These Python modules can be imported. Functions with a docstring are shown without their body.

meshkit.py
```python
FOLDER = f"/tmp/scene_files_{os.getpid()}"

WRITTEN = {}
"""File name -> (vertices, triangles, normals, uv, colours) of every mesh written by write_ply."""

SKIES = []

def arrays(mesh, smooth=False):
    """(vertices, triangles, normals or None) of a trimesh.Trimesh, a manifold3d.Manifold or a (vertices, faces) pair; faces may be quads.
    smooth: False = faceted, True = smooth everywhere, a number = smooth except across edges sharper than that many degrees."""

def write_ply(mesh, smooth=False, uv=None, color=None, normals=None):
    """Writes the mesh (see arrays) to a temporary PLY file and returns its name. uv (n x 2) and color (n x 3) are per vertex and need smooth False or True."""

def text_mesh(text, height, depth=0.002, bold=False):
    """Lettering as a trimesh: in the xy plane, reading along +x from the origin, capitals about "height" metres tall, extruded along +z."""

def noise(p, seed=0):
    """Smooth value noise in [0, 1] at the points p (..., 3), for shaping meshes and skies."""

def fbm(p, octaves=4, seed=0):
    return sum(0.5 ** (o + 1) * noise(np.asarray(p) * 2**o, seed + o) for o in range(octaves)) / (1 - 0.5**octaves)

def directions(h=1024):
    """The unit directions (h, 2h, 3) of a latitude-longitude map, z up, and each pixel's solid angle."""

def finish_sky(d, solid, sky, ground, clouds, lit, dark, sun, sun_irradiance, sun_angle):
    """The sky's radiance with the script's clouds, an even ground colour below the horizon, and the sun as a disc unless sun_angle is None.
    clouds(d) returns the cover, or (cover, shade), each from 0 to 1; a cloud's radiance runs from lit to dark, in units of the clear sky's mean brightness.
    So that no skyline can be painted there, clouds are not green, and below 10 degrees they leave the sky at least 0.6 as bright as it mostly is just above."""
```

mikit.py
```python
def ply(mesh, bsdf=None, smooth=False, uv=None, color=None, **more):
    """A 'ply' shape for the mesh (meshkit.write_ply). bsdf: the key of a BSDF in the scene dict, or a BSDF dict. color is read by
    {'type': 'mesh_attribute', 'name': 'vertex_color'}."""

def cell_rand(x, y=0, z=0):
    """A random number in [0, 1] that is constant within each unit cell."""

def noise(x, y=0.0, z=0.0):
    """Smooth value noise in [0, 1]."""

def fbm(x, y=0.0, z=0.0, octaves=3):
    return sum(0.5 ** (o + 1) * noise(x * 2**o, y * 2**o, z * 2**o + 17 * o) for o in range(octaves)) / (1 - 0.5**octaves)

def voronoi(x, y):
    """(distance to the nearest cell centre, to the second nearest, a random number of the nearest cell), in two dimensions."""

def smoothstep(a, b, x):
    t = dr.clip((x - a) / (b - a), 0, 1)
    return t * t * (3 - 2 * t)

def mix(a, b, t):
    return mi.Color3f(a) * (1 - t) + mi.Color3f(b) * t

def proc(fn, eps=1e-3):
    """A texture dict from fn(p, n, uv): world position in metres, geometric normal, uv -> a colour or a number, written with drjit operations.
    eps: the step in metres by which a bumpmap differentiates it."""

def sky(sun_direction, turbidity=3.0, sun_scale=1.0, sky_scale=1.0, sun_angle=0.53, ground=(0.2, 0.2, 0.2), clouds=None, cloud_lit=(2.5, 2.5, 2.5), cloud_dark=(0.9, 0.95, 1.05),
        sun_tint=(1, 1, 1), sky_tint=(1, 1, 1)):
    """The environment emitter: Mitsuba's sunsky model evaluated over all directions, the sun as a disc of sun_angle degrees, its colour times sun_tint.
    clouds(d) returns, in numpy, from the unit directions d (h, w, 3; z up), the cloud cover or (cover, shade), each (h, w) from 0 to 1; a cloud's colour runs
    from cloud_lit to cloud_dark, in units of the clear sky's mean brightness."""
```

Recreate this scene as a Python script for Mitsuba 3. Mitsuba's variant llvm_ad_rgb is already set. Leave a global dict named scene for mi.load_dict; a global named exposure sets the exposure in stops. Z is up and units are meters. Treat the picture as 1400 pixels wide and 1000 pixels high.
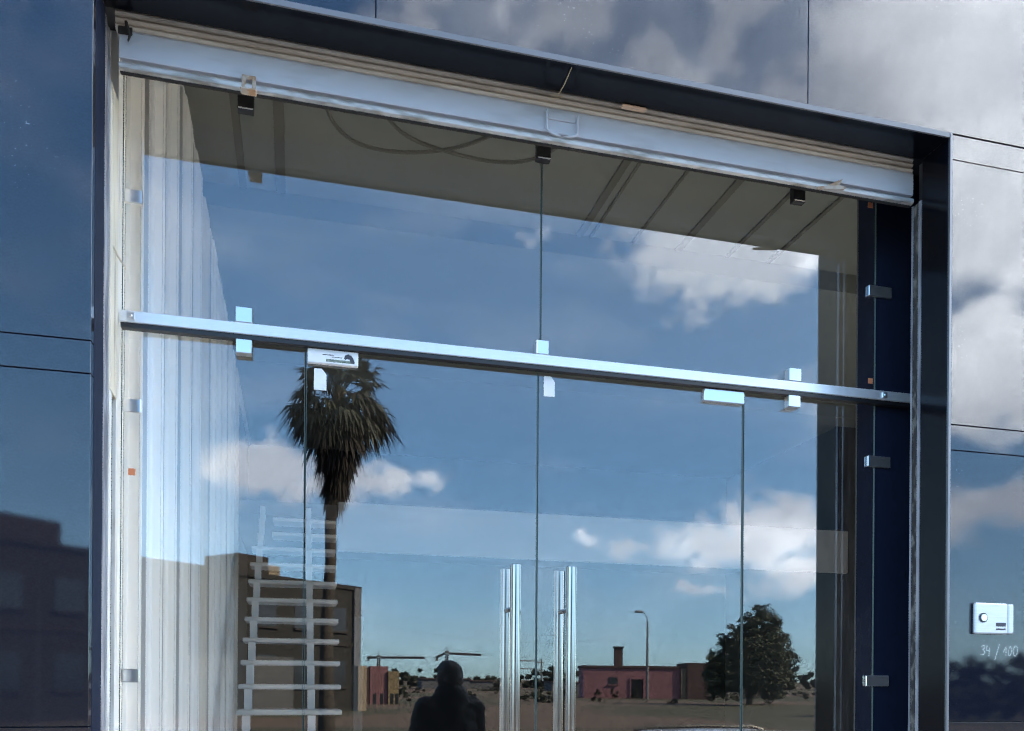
import math, random
import numpy as np, trimesh, mitsuba as mi, mikit, meshkit, drjit as dr
import manifold3d as m3
from shapely.geometry import Polygon
from mikit import proc, fbm, noise, smoothstep, mix, cell_rand

T = mi.ScalarTransform4f
RNG = np.random.default_rng(11)
random.seed(11)
scene, labels = {"type": "scene"}, {}

# ------------------------------------------------------------------ camera, sky, exposure
# X along the shop front, Y into the shop, Z up; the photographer stands 3 m in front of the glass
YAW, ROLL, FOC = math.atan((700 - 405) / 1158.0), 0.007, 1158.0
fw = np.array([math.sin(YAW), math.cos(YAW), 0.0])
rt = np.array([math.cos(YAW), -math.sin(YAW), 0.0])
up = np.array([0, 0, 1.0]) * math.cos(ROLL) - rt * math.sin(ROLL)
EYE = np.array([0.0, -3.0, 1.5])
scene["camera"] = {"type": "perspective", "fov": math.degrees(2 * math.atan(700 / FOC)), "fov_axis": "x",
                   "near_clip": 0.005, "far_clip": 4000.0, "principal_point_offset_x": 0.0, "principal_point_offset_y": -0.433,
                   "to_world": T().look_at(origin=EYE.tolist(), target=(EYE + fw).tolist(), up=up.tolist())}
exposure = 3.85

# clouds of the sky that the shop front mirrors: (azimuth from -Y towards +X, elevation, widths, weight), degrees
CLOUDS = [(-2.4, 13.5, 3.0, 1.9, 1.0), (1.5, 13.0, 3.0, 1.2, .85), (5.4, 13.1, 2.6, .9, .75), (9.2, 13.4, 1.2, .7, .7),
          (15.6, 27.9, 1.8, .8, .30), (27.5, 27.2, 5.0, 3.2, 1.05), (31.0, 25.6, 3.0, 2.2, .95), (25.4, 22.9, 1.5, .9, .4),
          (31.3, 9.6, 2.6, 2.3, 1.15), (27.5, 9.2, 3.2, 1.5, .9), (22.0, 9.1, 2.0, .75, .75), (19.0, 9.3, 1.1, .5, .5), (34.0, 7.6, 2.4, 1.7, 1.0),
          (27.0, 6.0, 3.6, .5, .55), (-14.0, 34.5, 5.0, 3.5, .22), (7.5, 38.6, 4.5, 2.2, .62), (17.0, 38.0, 3.6, 2.3, .78), (24.0, 34.8, 4.4, 2.4, 1.0),
          (29.5, 38.5, 3.0, 2.2, .95), (31.5, 33.0, 3.6, 1.9, 1.05), (40.5, 33.5, 6.5, 5.4, 1.7), (47.0, 36.0, 7.5, 6.0, 1.7), (43.5, 27.0, 6.5, 3.8, 1.5),
          (43.5, 17.8, 7.0, 2.6, 1.5), (51.0, 18.5, 6.0, 2.6, 1.3), (43.5, 10.2, 5.0, 1.5, 1.0), (53.0, 26.0, 6.0, 4.0, 1.2), (51.0, 10.5, 4.0, 1.6, .9)]


def clouds(d):
    az = np.degrees(np.arctan2(d[..., 0], -d[..., 1]))
    el = np.degrees(np.arcsin(np.clip(d[..., 2], -1, 1)))
    q = d / np.maximum(d[..., 2:] + 0.16, 0.05)
    w1 = meshkit.fbm(d * 22.0, 4, 3) - 0.5
    w2 = meshkit.fbm(d * 22.0 + 40, 4, 5) - 0.5
    fine = meshkit.fbm(d * 34.0, 5, 9)
    azw, elw = az + 5.0 * w1, el + 3.4 * w2
    s = np.zeros(az.shape)
    for a, e, ra, re, wt in CLOUDS:
        s = np.maximum(s, wt * np.exp(-(((azw - a) / ra) ** 2 + ((elw - e) / re) ** 2) * .8)) + .12 * wt * np.exp(-(((azw - a) / ra) ** 2 + ((elw - e) / re) ** 2) * .6)
    near = np.clip(s * 2.2, 0, 1)
    s = s + near * (1.45 * (fine - 0.5)) + near * 0.45 * (meshkit.fbm(d * 90.0, 3, 17) - 0.5)
    cover = np.clip((s - 0.22) / 0.60, 0, 1) ** 1.2
    cover = np.maximum(cover, .42 * np.clip((el - 28) / 6, 0, 1) * np.clip((az - 3) / 9, 0, 1))
    # the rest of the sky: broken cloud of the same kind
    rest = meshkit.fbm(q * np.array([1.1, 1.1, 1.1]) + 7, 5, 21)
    away = np.clip((np.abs(az - 16) - 44) / 10.0, 0, 1)
    away = np.maximum(away, np.clip((el - 42) / 6.0, 0, 1))
    rest = np.clip((rest - 0.52) / 0.16, 0, 1)
    cover = cover * (1 - away) + np.maximum(cover, rest) * away
    wisps = np.clip((meshkit.fbm(d * np.array([7.0, 7.0, 16.0]) + 3, 5, 31) - 0.5) / 0.3, 0, 1) * .14
    cover = np.maximum(cover, wisps) * np.clip(el / 2.5, 0, 1)
    shade = np.clip(0.66 + 1.5 * (meshkit.fbm(d * 13.0 + 9, 4, 13) - 0.45) + .25 * cover - .95 * np.clip((az - 32) / 10, 0, 1) * np.clip((el - 12) / 8, 0, 1), 0, 1)
    return np.clip(cover, 0, 1) * 0.97, shade


scene["sky"] = mikit.sky((0.74, 0.40, 0.52), turbidity=2.6, clouds=clouds, cloud_lit=(6.0, 6.35, 6.75), cloud_dark=(2.1, 2.35, 2.75), sky_tint=(0.83, 1.0, 1.10), sun_tint=(0.95, 1.0, 1.04))
labels["sky"] = {"kind": "structure"}


# ------------------------------------------------------------------ helpers
def put(key, mesh, mat, smooth=False, **more):
    """One entry of the scene under a free key: key, key_001, key_002 ..."""
    k, n = key, 0
    while k in scene or k in labels:
        n += 1
        k = f"{key}_{n:03d}"
    scene[k] = mikit.ply(mesh, mat, smooth=smooth, **more)
    return k


def thing(name, label=None, cat=None, group=None):
    k, n = name, 0
    while k in labels or k in scene:
        n += 1
        k = f"{name}_{n:03d}"
    labels[k] = {}
    if label: labels[k]["label"] = label
    if cat: labels[k]["category"] = cat
    if group: labels[k]["group"] = group
    return k


def struct(name, mesh, mat, smooth=False):
    k = put(name, mesh, mat, smooth)
    labels[k] = {"kind": "structure"}
    return k


def box(x0, x1, y0, y1, z0, z1):
    b = trimesh.creation.box((x1 - x0, y1 - y0, z1 - z0))
    b.apply_translation(((x0 + x1) / 2, (y0 + y1) / 2, (z0 + z1) / 2))
    return b


def rbox(x0, x1, y0, y1, z0, z1, c=0.002):
    """A box with chamfered edges."""
    pts = []
    for sx in (0, 1):
        for sy in (0, 1):
            for sz in (0, 1):
                p = [(x0, x1)[sx], (y0, y1)[sy], (z0, z1)[sz]]
                s = [c if a == 0 else -c for a in (sx, sy, sz)]
                for k in range(3):
                    q = list(p)
                    for j in range(3):
                        if j != k: q[j] += s[j]
                    pts.append(q)
    return trimesh.convex.convex_hull(np.array(pts))


def cat_(ms):
    return trimesh.util.concatenate(ms)


def tube(points, r, sides=10, cap=True):
    p = np.asarray(points, float)
    r = np.broadcast_to(r, (len(p),))
    t = np.gradient(p, axis=0)
    t /= np.linalg.norm(t, axis=1, keepdims=True) + 1e-12
    ref = np.array([0, 0, 1.0]) if abs(t[0][2]) < 0.9 else np.array([1.0, 0, 0])
    a = np.cross(t, ref); a /= np.linalg.norm(a, axis=1, keepdims=True) + 1e-12
    b = np.cross(t, a)
    ang = np.arange(sides) * 2 * np.pi / sides
    v = p[:, None] + r[:, None, None] * (np.cos(ang)[None, :, None] * a[:, None] + np.sin(ang)[None, :, None] * b[:, None])
    f = []
    n = len(p)
    for i in range(n - 1):
        for j in range(sides):
            k = (j + 1) % sides
            f += [[i * sides + j, i * sides + k, (i + 1) * sides + k], [i * sides + j, (i + 1) * sides + k, (i + 1) * sides + j]]
    v = v.reshape(-1, 3)
    if cap:
        v = np.vstack([v, p[0], p[-1]])
        for j in range(sides):
            k = (j + 1) % sides
            f += [[n * sides, k, j], [n * sides + 1, (n - 1) * sides + j, (n - 1) * sides + k]]
    m = trimesh.Trimesh(v, f, process=False)
    m.fix_normals()
    return m


def prism(poly, axis, a0, a1):
    """A polygon (list of 2D points) extruded along an axis from a0 to a1; 'y': points are (x, z); 'x': (y, z); 'z': (x, y)."""
    m = trimesh.creation.extrude_polygon(Polygon(poly), a1 - a0, engine="earcut")
    v = m.vertices.copy()
    if axis == "y": nv = np.c_[v[:, 0], a0 + v[:, 2], v[:, 1]]
    elif axis == "x": nv = np.c_[a0 + v[:, 2], v[:, 0], v[:, 1]]
    else: nv = np.c_[v[:, 0], v[:, 1], a0 + v[:, 2]]
    m = trimesh.Trimesh(nv, m.faces, process=False)
    m.fix_normals()
    return m


def sheet(x0, x1, z0, z1, y=0.0):
    v = [[x0, y, z0], [x1, y, z0], [x1, y, z1], [x0, y, z1]]
    return trimesh.Trimesh(v, [[0, 1, 2], [0, 2, 3]], process=False)


def lerp(a, b, t):
    return np.asarray(a, float) * (1 - t) + np.asarray(b, float) * t


# ------------------------------------------------------------------ materials
def rgb(*c):
    return {"type": "rgb", "value": list(c)}


def mat(key, **d):
    scene[key] = d
    return key


def pbr(key, color, rough=0.6, metal=0.0, spec=0.5, bump=None, scale=0.001, **more):
    col = proc(color) if callable(color) else rgb(*color)
    b = {"type": "principled", "base_color": col, "roughness": proc(rough) if callable(rough) else rough, "metallic": metal, "specular": spec, **more}
    if bump is not None:
        b = {"type": "bumpmap", "arbitrary": proc(bump), "scale": scale, "bsdf": b}
    return mat(key, type="twosided", bsdf=b)


def facade_col(p, n, uv):
    dust = fbm(p.x * 1.3 + 4, p.y * 1.3, p.z * 1.1, 4)
    run = fbm(p.x * 26.0, p.y * 26.0, p.z * 0.9, 3)
    grain = noise(p.x * 240, p.y * 240, p.z * 240)
    c = mix((0.006, 0.008, 0.016), (0.011, 0.014, 0.026), grain)
    haze = smoothstep(0.42, 0.75, dust) * 0.45 + smoothstep(0.55, 0.8, run) * 0.3
    c = mix(c, (0.06, 0.065, 0.075), haze * 0.20)
    speck = smoothstep(0.93, 0.95, noise(p.x * 150 + 9, p.y * 150, p.z * 150)) * smoothstep(0.60, 0.8, noise(p.x * 4, p.y * 4, p.z * 4 + 3))
    return mix(c, (0.45, 0.47, 0.5), speck * 0.5)


mat("facade_stone", type="bumpmap", arbitrary=proc(lambda p, n, uv: fbm(p.x * 1.7, p.y * 1.7, p.z * 1.7, 3)), scale=0.0005,
    bsdf={"type": "roughplastic", "distribution": "beckmann", "alpha": 0.0016, "int_ior": 1.80, "diffuse_reflectance": proc(facade_col), "nonlinear": False})
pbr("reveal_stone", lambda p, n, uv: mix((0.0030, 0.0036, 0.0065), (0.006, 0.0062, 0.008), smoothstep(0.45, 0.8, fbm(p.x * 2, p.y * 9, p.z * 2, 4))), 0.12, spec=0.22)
pbr("panel_edge", (0.010, 0.015, 0.034), 0.6, spec=0.15)
pbr("joint_sealant", lambda p, n, uv: mix((0.02, 0.023, 0.03), (0.16, 0.165, 0.18), smoothstep(0.42, 0.62, fbm(p.x * 3, p.y * 3, p.z * 3, 3))), 0.8)
pbr("edge_aluminium", lambda p, n, uv: mix((0.15, 0.155, 0.17), (0.25, 0.255, 0.27), fbm(p.x * 9, p.y * 9, p.z * 5, 3)), 0.42, metal=0.75)
pbr("edge_trim_grey", (0.16, 0.165, 0.18), 0.45, metal=0.3)
pbr("white_shutter", lambda p, n, uv: mix((0.52, 0.53, 0.575), (0.44, 0.445, 0.47), smoothstep(0.5, 0.8, fbm(p.x * 6, p.y * 20, p.z * 20, 4)) * 0.8), 0.38,
    bump=lambda p, n, uv: fbm(p.x * 5, p.y * 9, p.z * 9, 3), scale=0.0012)
pbr("dirty_aluminium", lambda p, n, uv: mix((0.56, 0.57, 0.58), (0.30, 0.29, 0.27), smoothstep(0.40, 0.75, fbm(p.x * 14, p.y * 40, p.z * 40, 4))), 0.5, metal=0.35)
pbr("tan_slat", lambda p, n, uv: mix((0.64, 0.585, 0.51), (0.44, 0.39, 0.33), smoothstep(0.4, 0.75, fbm(p.x * 5, p.y * 30, p.z * 45, 4))), 0.6)
pbr("rail_paint", lambda p, n, uv: mix((0.60, 0.56, 0.47), (0.36, 0.33, 0.28), smoothstep(0.45, 0.75, fbm(p.x * 40, p.y * 40, p.z * 3, 4))), 0.55)
pbr("white_post", lambda p, n, uv: mix((0.62, 0.62, 0.60), (0.42, 0.40, 0.36), smoothstep(0.5, 0.8, fbm(p.x * 30, p.y * 30, p.z * 4, 4))), 0.5)
pbr("rail_metal", lambda p, n, uv: mix((0.40, 0.40, 0.43), (0.20, 0.20, 0.23), smoothstep(0.35, 0.7, fbm(p.x * 30, p.y * 30, p.z * 5, 4))), 0.45, metal=0.5)
pbr("slot_dark", lambda p, n, uv: mix((0.035, 0.032, 0.03), (0.16, 0.15, 0.13), smoothstep(0.45, 0.7, fbm(p.x * 50, p.y * 50, p.z * 22, 4))), 0.9)  # dark mottled tone for the rail slots and the hook
pbr("rust", lambda p, n, uv: mix((0.36, 0.22, 0.13), (0.45, 0.40, 0.34), smoothstep(0.35, 0.65, fbm(p.x * 60, p.y * 60, p.z * 60, 4))), 0.8)
pbr("chrome", (0.84, 0.82, 0.80), 0.10, metal=0.9)
pbr("satin_steel", lambda p, n, uv: mix((0.36, 0.365, 0.37), (0.44, 0.445, 0.45), noise(p.x * 4, p.y * 4, p.z * 900)), 0.13, metal=1.0)
pbr("brushed_bar", lambda p, n, uv: mix((0.70, 0.72, 0.74), (0.80, 0.81, 0.82), noise(p.x * 6, p.y * 900, p.z * 900)), 0.26, metal=0.5)
pbr("black_plastic", (0.012, 0.012, 0.013), 0.35)
pbr("dark_rubber", (0.02, 0.02, 0.02), 0.8)
pbr("glass_rim", (0.05, 0.085, 0.08), 0.25, spec=0.8)
mat("clear_glass", type="thindielectric", int_ior=1.5, ext_ior=1.0)
mat("pane_glass", type="thindielectric", int_ior=1.9, ext_ior=1.0)
pbr("label_white", (0.78, 0.79, 0.80), 0.5)
pbr("label_dark", (0.05, 0.055, 0.07), 0.6)
pbr("label_green", lambda p, n, uv: mix((0.05, 0.08, 0.06), (0.30, 0.34, 0.28), noise(p.x * 130, 3.0, p.z * 260)), 0.6)
pbr("orange_tape", (0.62, 0.22, 0.10), 0.7)
pbr("straw", (0.55, 0.45, 0.28), 0.8)
pbr("foam_scrap", (0.66, 0.47, 0.33), 0.9)
pbr("chalk", (0.72, 0.72, 0.70), 0.95)
pbr("box_silver", lambda p, n, uv: mix((0.62, 0.63, 0.65), (0.72, 0.73, 0.74), noise(p.x * 30, 1.0, p.z * 500)), 0.36, metal=0.55)
# interior
pbr("white_plank", lambda p, n, uv: mix((0.88, 0.885, 0.87), (0.83, 0.835, 0.82), fbm(p.x * 3, p.y * 5, p.z * 0.7, 3)), 0.55)
pbr("white_plank_cool", lambda p, n, uv: mix((0.85, 0.865, 0.87), (0.80, 0.815, 0.82), fbm(p.x * 3, p.y * 5, p.z * 0.7, 3)), 0.5)
pbr("beige_plank", lambda p, n, uv: mix((0.70, 0.67, 0.61), (0.62, 0.59, 0.53), fbm(p.x * 3, p.y * 5, p.z * 0.7, 3)), 0.55)
pbr("end_plank", lambda p, n, uv: mix((0.66, 0.67, 0.665), (0.58, 0.59, 0.585), fbm(p.x * 3, p.y * 5, p.z * 0.9, 3)), 0.6)
pbr("joint_grey", (0.48, 0.485, 0.49), 0.8)
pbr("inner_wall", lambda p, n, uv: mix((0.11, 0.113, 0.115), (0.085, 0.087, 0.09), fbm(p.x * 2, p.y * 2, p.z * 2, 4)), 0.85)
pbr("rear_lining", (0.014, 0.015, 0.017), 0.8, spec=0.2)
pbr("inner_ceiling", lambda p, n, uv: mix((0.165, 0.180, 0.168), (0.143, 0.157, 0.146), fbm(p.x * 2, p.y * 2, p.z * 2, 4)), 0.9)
pbr("ceiling_groove", (0.085, 0.088, 0.076), 0.9)
pbr("mezzanine_white", (0.38, 0.39, 0.395), 0.7)
pbr("floor_tile", lambda p, n, uv: mix((0.49, 0.505, 0.53), (0.43, 0.445, 0.47), fbm(p.x * 3, p.y * 3, 0, 4)), 0.25)
pbr("step_stone", (0.60, 0.60, 0.59), 0.4)
pbr("step_steel", (0.66, 0.67, 0.68), 0.45)
# outdoors
pbr("paving", lambda p, n, uv: mix((0.31, 0.30, 0.29), (0.25, 0.24, 0.23), fbm(p.x * 4, p.y * 4, 0, 4)) * (1 - 0.5 * smoothstep(0.47, 0.49, dr.maximum(dr.abs(p.x * 2.5 - dr.floor(p.x * 2.5) - .5), dr.abs(p.y * 2.5 - dr.floor(p.y * 2.5) - .5)))), 0.8)
pbr("asphalt", lambda p, n, uv: mix((0.05, 0.05, 0.05), (0.085, 0.08, 0.075), fbm(p.x * 6, p.y * 6, 0, 4)), 0.9)


def dirt_col(p, n, uv):
    a = fbm(p.x * 0.09, p.y * 0.09, 0, 4)
    b = fbm(p.x * 1.2 + 5, p.y * 1.2, 0, 4)
    c = mix((0.032, 0.022, 0.017), (0.056, 0.039, 0.029), b)
    g = smoothstep(0.45, 0.55, a + 0.30 * (b - 0.5))
    return mix(c, (0.018, 0.020, 0.011), g * 0.85)


pbr("bare_dirt", dirt_col, 0.95)
pbr("shaded_brown_render", lambda p, n, uv: mix((0.0095, 0.009, 0.0085), (0.007, 0.0068, 0.0066), fbm(p.x * 0.9, p.y * 0.9, p.z * 0.35, 4)), 0.9)  # brown darkened so the sunlit block reads as standing in shade
pbr("roof_brown", (0.014, 0.011, 0.010), 0.9)
pbr("tan_render", (0.13, 0.105, 0.075), 0.9)
pbr("pale_column", (0.055, 0.058, 0.068), 0.8)
pbr("window_dark", (0.012, 0.013, 0.016), 0.15, spec=0.6)
pbr("shop_grey", (0.035, 0.037, 0.042), 0.6)
pbr("pink_render", lambda p, n, uv: mix((0.17, 0.080, 0.092), (0.13, 0.062, 0.07), fbm(p.x * 0.8, p.y * 0.8, p.z * 0.8, 4)), 0.9)
pbr("dull_pink", lambda p, n, uv: mix((0.185, 0.085, 0.10), (0.14, 0.065, 0.078), fbm(p.x * 0.5, p.y * 0.5, p.z * 0.9, 4)), 0.9)
pbr("yellow_render", (0.15, 0.115, 0.065), 0.9)
pbr("brick_dark", (0.050, 0.029, 0.029), 0.9)
pbr("crane_steel", (0.05, 0.042, 0.038), 0.6)
pbr("lamp_steel", (0.10, 0.105, 0.11), 0.6)
pbr("trunk_bark", lambda p, n, uv: mix((0.035, 0.028, 0.022), (0.020, 0.016, 0.013), noise(p.x * 5, p.y * 5, p.z * 9)), 0.95)
pbr("dead_frond", (0.013, 0.010, 0.008), 0.9)
pbr("live_frond", (0.011, 0.015, 0.007), 0.6)
pbr("leaf_dark", lambda p, n, uv: mix((0.014, 0.022, 0.010), (0.030, 0.042, 0.018), noise(p.x * 1.3, p.y * 1.3, p.z * 1.3)), 0.7)
pbr("hedge_dark", lambda p, n, uv: mix((0.012, 0.016, 0.009), (0.024, 0.028, 0.015), noise(p.x * .6, p.y * .6, p.z * .9)), 0.9)
pbr("black_jacket", (0.004, 0.004, 0.005), 0.6, spec=0.2)
pbr("jacket_stripe", (0.35, 0.35, 0.36), 0.5)
pbr("grey_blue_sweater", (0.075, 0.095, 0.13), 0.85)
pbr("dark_jeans", (0.02, 0.024, 0.04), 0.9)
pbr("skin", (0.33, 0.20, 0.14), 0.5)
pbr("dark_hair", (0.012, 0.010, 0.009), 0.6)
pbr("shoe_leather", (0.02, 0.018, 0.017), 0.5)
pbr("car_paint", (0.30, 0.33, 0.40), 0.22, metal=0.6, clearcoat=0.8)
pbr("car_glass", (0.02, 0.022, 0.025), 0.05, spec=0.9)
pbr("car_black", (0.015, 0.015, 0.016), 0.4)
pbr("tyre_rubber", (0.022, 0.022, 0.022), 0.85)
pbr("wheel_alloy", (0.55, 0.56, 0.58), 0.3, metal=0.9)
pbr("lamp_glass", (0.6, 0.62, 0.65), 0.1)
pbr("tail_red", (0.35, 0.02, 0.02), 0.2)

# ------------------------------------------------------------------ the ground
FY = -0.40            # the plane of the polished cladding
XL, XR = -0.566, 2.293  # the opening between the guide rails
XLP = -0.564            # left edge of the cladding
struct("ground", trimesh.Trimesh([[-1500, -12, -0.3], [1500, -12, -0.3], [1500, -1800, -0.3], [-1500, -1800, -0.3]], [[0, 2, 1], [0, 3, 2]], process=False), "bare_dirt")
struct("far_ground", trimesh.Trimesh([[-1500, -12, -0.304], [1500, -12, -0.304], [1500, 1500, -0.304], [-1500, 1500, -0.304]], [[0, 1, 2], [0, 2, 3]], process=False), "bare_dirt")
struct("road", box(-300, 300, -12, -3.75, -0.5, -0.296), "asphalt")
struct("pavement", box(-60, 60, -3.6, -0.39, -0.6, -0.012), "paving")
struct("door_sill", rbox(-0.633, 2.335, -0.388, 0.1165, -0.3, -0.002, .003), "paving")
kb = thing("kerb"); labels[kb] = {"kind": "structure"}
for i in range(30):
    put(kb + "__kerbstone", rbox(-15 + i, -14.006 + i, -3.75, -3.602, -0.6, -0.010, 0.012), "paving")

# ------------------------------------------------------------------ the shop building
B = thing("shop_building", "modern shop building clad in polished dark blue stone with a wide glazed opening", "building")
TOP = 8.2
# core walls behind the cladding
XE = 6.80
core = [box(-14, -0.640, -0.365, 0.117, 0, 3.52), box(2.50, XE, -0.365, 0.117, 0, 3.52), box(2.335, 2.4995, -0.365, -0.195, 0, 3.52),
        box(-14, XE, -0.365, -0.262, 3.52, TOP - .2), box(-14, XE, -0.19, 0.117, 3.62, TOP - .2),
        box(-14, -0.64, -0.262, -0.19, 3.52, TOP - .2), box(2.5, XE, -0.262, -0.19, 3.52, TOP - .2), box(-.64, 2.5, -0.262, -0.19, 4.2, TOP - .2)]
put(B + "__core_wall", cat_(core), "joint_sealant")
put(B + "__side_wall", box(-14, -13.7, 0.118, 14, 0, TOP - .2), "shaded_brown_render")
put(B + "__rear_wall", box(-14, XE, 14.0, 14.3, 0, TOP - .2), "shaded_brown_render")
put(B + "__roof", box(-14.05, XE + .05, -0.42, 14.35, TOP - .199, TOP), "paving")
# the side wall, with tall unseen windows added to light the room
WY = [0.5, 1.8, 3.1, 4.4]
put(B + "__side_wall", cat_([box(6.6, XE, 0.1175, WY[0], 0, TOP - .2), box(6.6, XE, WY[-1], 13.999, 0, TOP - .2), box(6.6, XE, WY[0], WY[-1], 0, .25), box(6.6, XE, WY[0], WY[-1], 4.6, TOP - .2)]), "inner_wall")
for i in range(3):
    w = put(B + "__added_side_window", trimesh.Trimesh([[6.7, WY[i], .25], [6.7, WY[i + 1], .25], [6.7, WY[i + 1], 4.6], [6.7, WY[i], 4.6]], [[0, 1, 2], [0, 2, 3]], process=False), "clear_glass")
    put(w + "__frame", cat_([box(6.67, 6.73, WY[i] + .001, WY[i] + .05, .251, 4.599), box(6.67, 6.73, WY[i] + .0505, WY[i + 1] - .001, .251, .31), box(6.67, 6.73, WY[i] + .0505, WY[i + 1] - .001, 4.54, 4.599)]), "edge_aluminium")
# polished panels: columns of 1.487 m, rows with a narrow band between
G = 0.0013
cols_left = [(XLP - 1.487 * (i + 1), XLP - 1.487 * i) for i in range(6)]
cols_right = [(2.305 + 1.487 * i, 2.305 + 1.487 * (i + 1)) for i in range(3)]
rows_side = [(0.0, 0.40), (0.40, 1.268), (1.268, 1.366), (1.366, 2.358), (2.358, 2.451), (2.451, 3.417), (3.417, 3.509)]


def panel(x0, x1, z0, z1):
    dy = 0.0012 * (RNG.random() - 0.5)
    put(B + "__facade_panel", rbox(x0 + G, x1 - G, FY + dy, FY + 0.034, z0 + G, z1 - G, 0.0012), "facade_stone")


for c in cols_left[:3] + cols_right[:3]:
    for r in rows_side:
        if r[0] < .3 and c[0] < -3: pass
        panel(c[0], c[1], *r)
for c in [(0.221 + 1.487 * i, min(6.766, 0.221 + 1.487 * (i + 1))) for i in range(-4, 5)]:
    panel(c[0], c[1], 3.511, 4.60)
    panel(c[0], c[1], 4.60, 4.694)
    panel(c[0], c[1], 4.694, 5.9)
    panel(c[0], c[1], 5.9, 8.0)
for c in cols_left[3:]:
    panel(c[0], c[1], 0, 3.509)
# reveals
put(B + "__soffit_panel", rbox(XLP + .001, XR - .001, FY + 0.004, -0.262, 3.496, 3.516, 0.001), "reveal_stone")
put(B + "__jamb_panel", rbox(XR, XR + 0.0115, FY + 0.0065, -0.262, 0.0, 3.494, 0.001), "reveal_stone")
put(B + "__jamb_panel", rbox(XLP - 0.060, XLP, FY + 0.0345, -0.2505, 0.0, 3.494, 0.001), "panel_edge")
# posts in the plane of the glass
put(B + "__glass_post", rbox(2.2945, 2.4995, 0.0005, 0.1175, 0.0, 3.615, 0.001), "panel_edge")
put(B + "__glass_post", rbox(-0.639, -0.5745, 0.0005, 0.1175, 0.0, 3.615, 0.001), "end_plank")
# thin aluminium corner trims
put(B + "__corner_trim", box(XR + 0.0015, XR + 0.0115, FY - 0.003, FY + 0.006, 0.0, 3.512), "edge_aluminium")
put(B + "__corner_trim", box(XLP + 0.002, XR - 0.002, FY - 0.003, FY + 0.0035, 3.494, 3.5115), "edge_trim_grey")
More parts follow.
